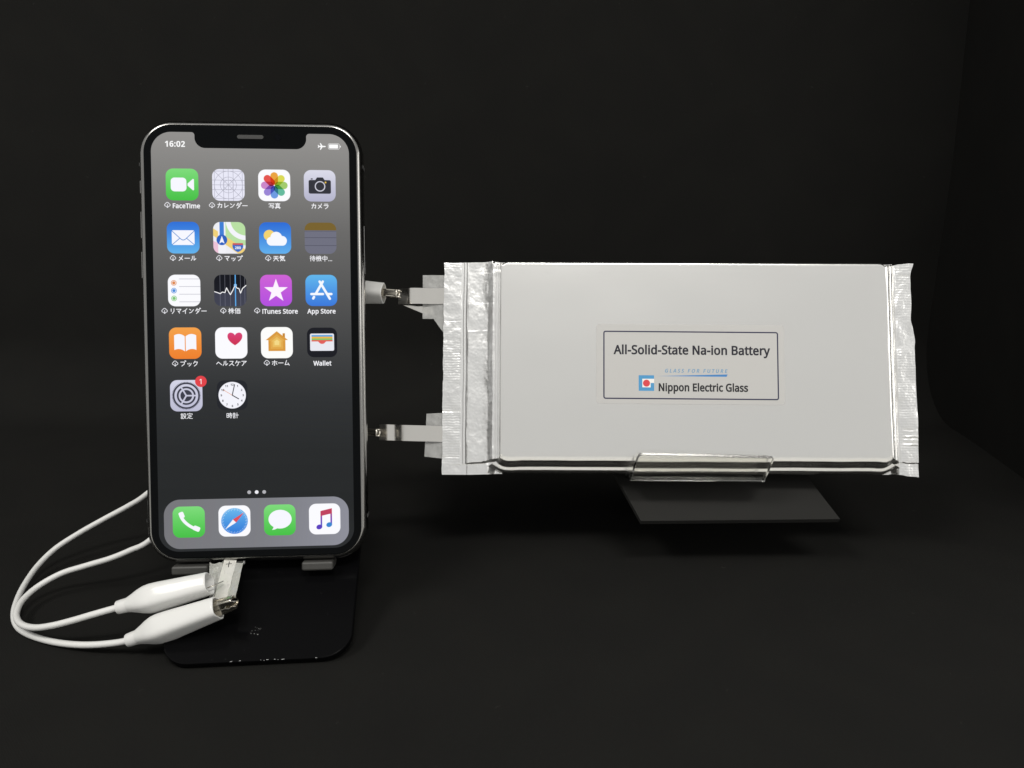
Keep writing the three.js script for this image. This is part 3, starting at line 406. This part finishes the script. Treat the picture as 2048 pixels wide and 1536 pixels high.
    text('Nippon Electric Glass', 722, 716, 796, 92, '', '#131218');
  });
  const lg = slabRR(lw, lh, 1.1, 0.12, 0.03, 6), lp = lg.attributes.position, luv = [];
  for (let i = 0; i < lp.count; i++) luv.push(lp.getX(i) / lw + 0.5, lp.getY(i) / lh + 0.5);
  lg.setAttribute('uv', new THREE.Float32BufferAttribute(luv, 2));
  part('label_sticker', lg, std({ map: labelTex, roughness: 0.42, metalness: 0.0 }), bat, B.clone().multiply(at(3.3, 1.12, 0.05)).multiply(new THREE.Matrix4().makeRotationZ(-0.004))).userData.label = 'white printed sticker with a dark frame, two lines of text and a blue and red logo';
  // terminals: bent metal strips and the films that seal them in
  const nickel = phy({ color: lin(0.8, 0.78, 0.74), metalness: 1, roughness: 0.17 });
  const ribbon = (pts, y0, y1, twist = 0) => { const c = new THREE.CatmullRomCurve3(pts.map(([x, z]) => V(x, 0, z))), rings = []; for (let i = 0; i <= 40; i++) { const t = i / 40, p = c.getPoint(t), d = c.getTangent(t), n = V(-d.z, 0, d.x).multiplyScalar(0.1), k = twist * t, bow = 0.06 * nz(t * 6, 2); rings.push([V(p.x - n.x, y0 + k, p.z - n.z + bow), V(p.x - n.x, y1 + k, p.z - n.z - bow), V(p.x + n.x, y1 + k, p.z + n.z - bow), V(p.x + n.x, y0 + k, p.z + n.z + bow)]); } return loft(rings, { crease: rad(40) }); };
  part('terminal', ribbon([[-86, -4.7], [-90, -4.75], [-92.5, -4.6], [-96, -3.9], [-98.5, -3.1], [-101.5, -2.9], [-105.6, -4.3]], 24.2, 30.2, -0.5), nickel, bat, B);
  part('terminal', ribbon([[-86, -4.75], [-89, -4.8], [-91, -4.4], [-95, -4.2], [-99.5, -4.0], [-103.5, -4.05], [-106.5, -4.4], [-109, -4.1], [-112, -4.2]], -28.0, -22.1, 0.7), nickel, bat, B);
  part('terminal', sheet([[-104.5, 23.9, -5.4], [-96.6, 20.6, -5.6], [-92.5, 20.0, -5.6], [-93, 23.0, -5.6]], 0.2, 8, 4, 0.15), nickel, bat, B);
  const film = phy({ color: lin(0.86, 0.86, 0.85), roughness: 0.36, transmission: 0.62, thickness: 0, ior: 1.45 });
  part('sealing_film', sheet([[-96.6, 18.5, -5.35], [-87.5, 18.5, -5.2], [-87.5, 35.2, -5.2], [-96.7, 35.2, -5.35]], 0.3, 24, 30, 0.25, 0.5, 2), film, bat, B);
  part('sealing_film', sheet([[-95.3, -33.4, -5.35], [-87.5, -34.2, -5.2], [-87.5, -17.0, -5.2], [-94.7, -17.4, -5.35]], 0.3, 24, 30, 0.25, 0.5, 5), film, bat, B);
  part('sealing_film', sheet([[-92.4, 18.4, -5.2], [-88.2, 12.6, -5.2], [-87.6, 19, -5.2], [-89.4, 19, -5.2]], 0.25, 6, 6, 0.1), film, bat, B);
}

// ---------- easel, and what lies under it ----------
{
  const root = at(97, 0, -335), es = thing('display_easel', 'easel with a clear acrylic lip and a matte black foot plate, holding the battery', 'easel', root), inv = root.clone().invert(), C = inv.clone().multiply(CELL);
  const acrylic = phy({ color: lin(0.98, 0.975, 0.95), roughness: 0.03, transmission: 1, thickness: 1.8 * MM, ior: 1.49, attenuationColor: lin(0.93, 0.95, 0.9), attenuationDistance: 0.03 });
  // lip: trapezoid with rounded upper corners, 2.6 mm thick, flaring towards the front
  const s = new THREE.Shape(); s.moveTo(-19.4, 0); s.lineTo(29.6, -0.2); s.lineTo(32.2, 8.2); s.quadraticCurveTo(32.5, 9.1, 31.4, 9.2); s.lineTo(-14.9, 10.2); s.quadraticCurveTo(-16.7, 10.2, -17.2, 8.4); s.closePath();
  const lip = new THREE.ExtrudeGeometry(s, { depth: 2.1, bevelEnabled: true, bevelThickness: 0.25, bevelSize: 0.25, bevelOffset: -0.25, bevelSegments: 3, curveSegments: 12 }); lip.translate(0, 0, 0.25); lip.rotateX(rad(20)); lip.translate(0, -41.0, -1.2);
  part('lip', lip, acrylic, es, C);
  const ledge = new RoundedBoxGeometry(48.6, 1.5, 11.6, 3, 0.3); ledge.translate(5.1, -40.6, -7.2); part('ledge', ledge, acrylic, es, C);
  const back = slabRR(49, 62, 4, 2, 0.3); part('back_plate', back, acrylic, es, C.clone().multiply(at(5.1, -10.4, -13.4)));
  const black = phy({ color: lin(0.021, 0.0207, 0.0195), roughness: 0.75, specularIntensity: 0.25 });
  const foot = sheet([[47.4, 21.6, -260.4], [121.3, 21.6, -262.1], [102.6, 49.4, -316], [27.6, 49.4, -316]], 1.8, 10, 10); part('front_plate', foot, black, es, inv);
  const block = new RoundedBoxGeometry(40, 41, 6, 2, 1); block.translate(76, 22.6, -313); part('plate_support', block, black, es, inv);
  const leg = sheet([[75, 3.4, -366], [120, 3.4, -366], [120, 84, -304], [75, 84, -304]], 2, 4, 4); part('rear_leg', leg, black, es, inv);
}
// ---------- the two test leads ----------
const pvc = phy({ color: lin(0.69, 0.69, 0.675), roughness: 0.5, specularIntensity: 0.5, clearcoat: 0.28, clearcoatRoughness: 0.12 });
const wireM = phy({ color: lin(0.72, 0.72, 0.705), roughness: 0.42 });
const plated = std({ color: lin(0.72, 0.68, 0.6), metalness: 1, roughness: 0.2 });
function axes(tail, nose, roll = 0) {                                 // +x from tail to nose, +y up
  const x = nose.clone().sub(tail).normalize(), z = x.clone().cross(V(0, 1, 0)).normalize(), y = z.clone().cross(x);
  return new THREE.Matrix4().makeBasis(x, y, z).multiply(new THREE.Matrix4().makeRotationX(roll)).premultiply(at(tail.x, tail.y, tail.z));
}
function boot(len) {                                                  // soft insulating cover: round sleeve, swelling to a rounded square, open mouth
  const prof = [[0, 1.75, 0], [0.15, 2.05, 0], [1.6, 2.15, 0], [3.2, 2.2, 0], [3.7, 2.35, 0.1], [5.5, 2.9, 0.35], [7.5, 3.65, 0.6], [9.5, 4.2, 0.75], [11.5, 4.4, 0.85], [14, 4.35, 0.9], [18, 4.1, 0.9], [22, 3.85, 0.85], [26, 3.6, 0.75], [len - 0.6, 3.42, 0.7], [len - 0.15, 3.38, 0.7], [len, 3.2, 0.7], [len - 0.1, 2.95, 0.7], [len - 2.5, 2.8, 0.7], [len - 5, 2.6, 0.7]];
  const n = 56, rings = prof.map(([x, r, sq]) => Array.from({ length: n }, (_, i) => { const a = 2 * Math.PI * i / n, c = Math.cos(a), s = Math.sin(a), e = lerp(2, 4.2, sq), q = r / Math.pow(Math.abs(c) ** e + Math.abs(s) ** e, 1 / e); return V(x, q * c * lerp(1, 0.98, sq), q * s * lerp(1, 0.9, sq)); }));
  return loft(rings);
}
function jaw(side) {                                                  // half of an alligator jaw: a folded tapering trough with teeth and a blunt nose
  const pieces = [];
  const s = new THREE.Shape(); s.moveTo(-6, 0.2 * side); s.lineTo(-6, 2.3 * side); s.lineTo(1, 2.1 * side); s.lineTo(4.6, 1.5 * side); s.quadraticCurveTo(5.8, 1.2 * side, 5.7, 0.25 * side);
  for (let i = 0; i < 4; i++) { s.lineTo(5.2 - i * 1.1, (i % 2 ? 0.15 : 0.6) * side); }
  s.closePath();
  for (const z of [-1.25, 0.95]) { const g = new THREE.ExtrudeGeometry(s, { depth: 0.3, bevelEnabled: true, bevelThickness: 0.05, bevelSize: 0.05, bevelSegments: 1 }); g.translate(0, 0, z); pieces.push(g); }
  const top = new THREE.CapsuleGeometry(0.55, 9.6, 4, 10); top.rotateZ(Math.PI / 2); top.rotateZ(-0.09 * side); top.scale(1, 0.7, 2.2); top.translate(-0.2, 1.75 * side, 0); pieces.push(top);
  return mergeGeometries(pieces.map((g) => { const t = g.index ? g.toNonIndexed() : g; t.deleteAttribute('uv'); return t; }));
}
function lead(label, baseP, wirePts, clips) {
  const root = at(...baseP), t = thing('test_lead', label, 'test lead', root, 'white test leads between the battery and the phone'), inv = root.clone().invert();
  const c = new THREE.CatmullRomCurve3(wirePts.map((p) => V(...p)), false, 'centripetal');
  part('wire', new THREE.TubeGeometry(c, 260, 1.02, 14), wireM, t, inv);
  for (const { tail, nose, roll, jaws, jawRoll } of clips) {
    const a = V(...tail), b = V(...nose), len = a.distanceTo(b);
    part('clip_boot', boot(len), pvc, t, inv.clone().multiply(axes(a, b, roll)));
    if (jaws) for (const s of [1, -1]) part('clip_jaw', jaw(s), plated, t, inv.clone().multiply(axes(a, b, jawRoll ?? roll)).multiply(at(len + 0.4, 0, 0)).multiply(new THREE.Matrix4().makeRotationZ(0.05 * s)));
  }
}
// lower of the two clips in front: its wire sweeps round the outside of the loop, up behind the phone to the upper terminal
lead('white test lead whose front clip is the lower one, gripping the metal tab', [-150, 0, -230],
  [[-114.5, 7.6, -208.8], [-118.3, 5.9, -208.6], [-126.4, 4.0, -209.5], [-135.6, 2.5, -211.4], [-145.8, 1.5, -214.6], [-156.4, 1.1, -219.4], [-162.4, 1.1, -223.7], [-167.3, 1.1, -229.7], [-171.2, 1.3, -237.0], [-174.7, 2.4, -247.6], [-176.0, 4.5, -259.3], [-173.3, 7.5, -266.2], [-167.2, 11.0, -271.6], [-159.0, 15.0, -276.3], [-150.1, 19.5, -278.5], [-143.6, 23.5, -278.7], [-128, 38, -284], [-112, 68, -290], [-96, 92, -289], [-82, 103.5, -283], [-74, 104.2, -281]],
  [{ tail: [-118.4, 5.8, -208.7], nose: [-90.0, 16.2, -210.2], roll: 0.7, jaws: true, jawRoll: 0.25 }, { tail: [-76.5, 104.2, -281.3], nose: [-46.2, 103.2, -277], roll: 0.6, jaws: true, jawRoll: 1.25 }]);
lead('white test lead whose front clip is the upper one, beside the taped tab', [-145, 0, -225],
  [[-118, 16.2, -212], [-121.8, 15.3, -211.8], [-129.7, 13.0, -211.6], [-137.1, 10.5, -212.0], [-143.6, 8.5, -212.6], [-150.3, 6.5, -214.6], [-157.1, 5.0, -218.6], [-162.2, 4.2, -223.8], [-165.0, 4.2, -228.6], [-166.7, 4.6, -235.0], [-165.0, 6.0, -241.2], [-159.2, 8.5, -245.3], [-151.8, 10.5, -246.8], [-142.3, 13.0, -248.2], [-136.4, 15.0, -250.0], [-131.0, 17.0, -252.7], [-120, 30, -264], [-104, 46, -274], [-92, 53, -272], [-84, 54.5, -269]],
  [{ tail: [-121.9, 15.2, -212], nose: [-93.4, 22.4, -214], roll: 0.75 }, { tail: [-83, 54.5, -268.6], nose: [-53.2, 54.9, -263.6], roll: 0.7, jaws: true, jawRoll: 1.2 }]);

// ---------- the taped metal tab under the phone ----------
{
  const root = at(-92, 17, -214), t = thing('metal_tab', 'flat metal tab marked with a plus sign, wrapped in clear tape below the phone', 'metal tab', root), inv = root.clone().invert();
  const plus = canvas(128, 512, (x) => {
    x.fillStyle = '#e0ded7'; x.fillRect(0, 0, 128, 512); seed = 77; for (let i = 0; i < 260; i++) { x.fillStyle = `rgba(${rnd() < 0.5 ? '90,88,80' : '240,238,230'},${rnd() * 0.10})`; x.fillRect(rnd() * 128, rnd() * 512, 1 + rnd() * 12, 1 + rnd() * 30); }
    x.strokeStyle = '#2a2a30'; x.lineWidth = 8; x.lineCap = 'round'; x.beginPath(); x.moveTo(60, 20); x.lineTo(64, 92); x.moveTo(34, 52); x.lineTo(88, 46); x.stroke();
  });
  const sg = sheet([[-92.1, 17.4, -212.4], [-88.2, 17.4, -212.4], [-90.1, 22.6, -228.4], [-94.2, 22.6, -228.4]], 0.25, 10, 30, 0.18, 0.35), p = sg.attributes.position, uv = [];
  for (let i = 0; i < p.count; i++) { const v = (p.getZ(i) + 212.4) / -16; uv.push((p.getX(i) - (-92.1 - 2.1 * v)) / 4, v); }
  sg.setAttribute('uv', new THREE.Float32BufferAttribute(uv, 2));
  part('tab_strip', sg, std({ map: plus, metalness: 0.25, roughness: 0.4 }), t, inv);
  const foot = sheet([[-92.0, 14.6, -210.4], [-87.6, 15.6, -210.6], [-88.0, 17.5, -212.3], [-92.2, 17.4, -212.3]], 0.2, 16, 10, 0.7, 0.9, 3);
  part('folded_end', foot, plated, t, inv);
  const tape = phy({ color: lin(0.92, 0.92, 0.88), roughness: 0.14, transmission: 0.7, thickness: 0, ior: 1.47 });
  part('tape', sheet([[-88.4, 17.6, -212.9], [-85.7, 17.7, -213.3], [-87.6, 22.3, -227.4], [-90.2, 22.2, -227.6]], 0.1, 14, 26, 0.5, 0.45, 6), tape, t, inv);
  part('tape', sheet([[-93.8, 17.6, -212.9], [-92.0, 17.5, -212.7], [-94.2, 22.3, -227.7], [-98.4, 22.0, -227.2]], 0.1, 18, 26, 1.3, 0.5, 9), tape, t, inv);
  const lead2 = new THREE.CatmullRomCurve3([V(-94.2, 21.0, -213.6), V(-92.6, 21.4, -214.2), V(-90.6, 21.2, -217.5)]);
  part('bare_wire', new THREE.TubeGeometry(lead2, 16, 0.18, 6), plated, t, inv);
  const plug = new RoundedBoxGeometry(5, 5, 1.4, 3, 0.6); part('plug', plug, std({ color: lin(0.7), metalness: 0.9, roughness: 0.3 }), t, inv.clone().multiply(PHONE).multiply(at(-7.5, -70.8, -3.85)));
}

renderer.render(scene, camera);
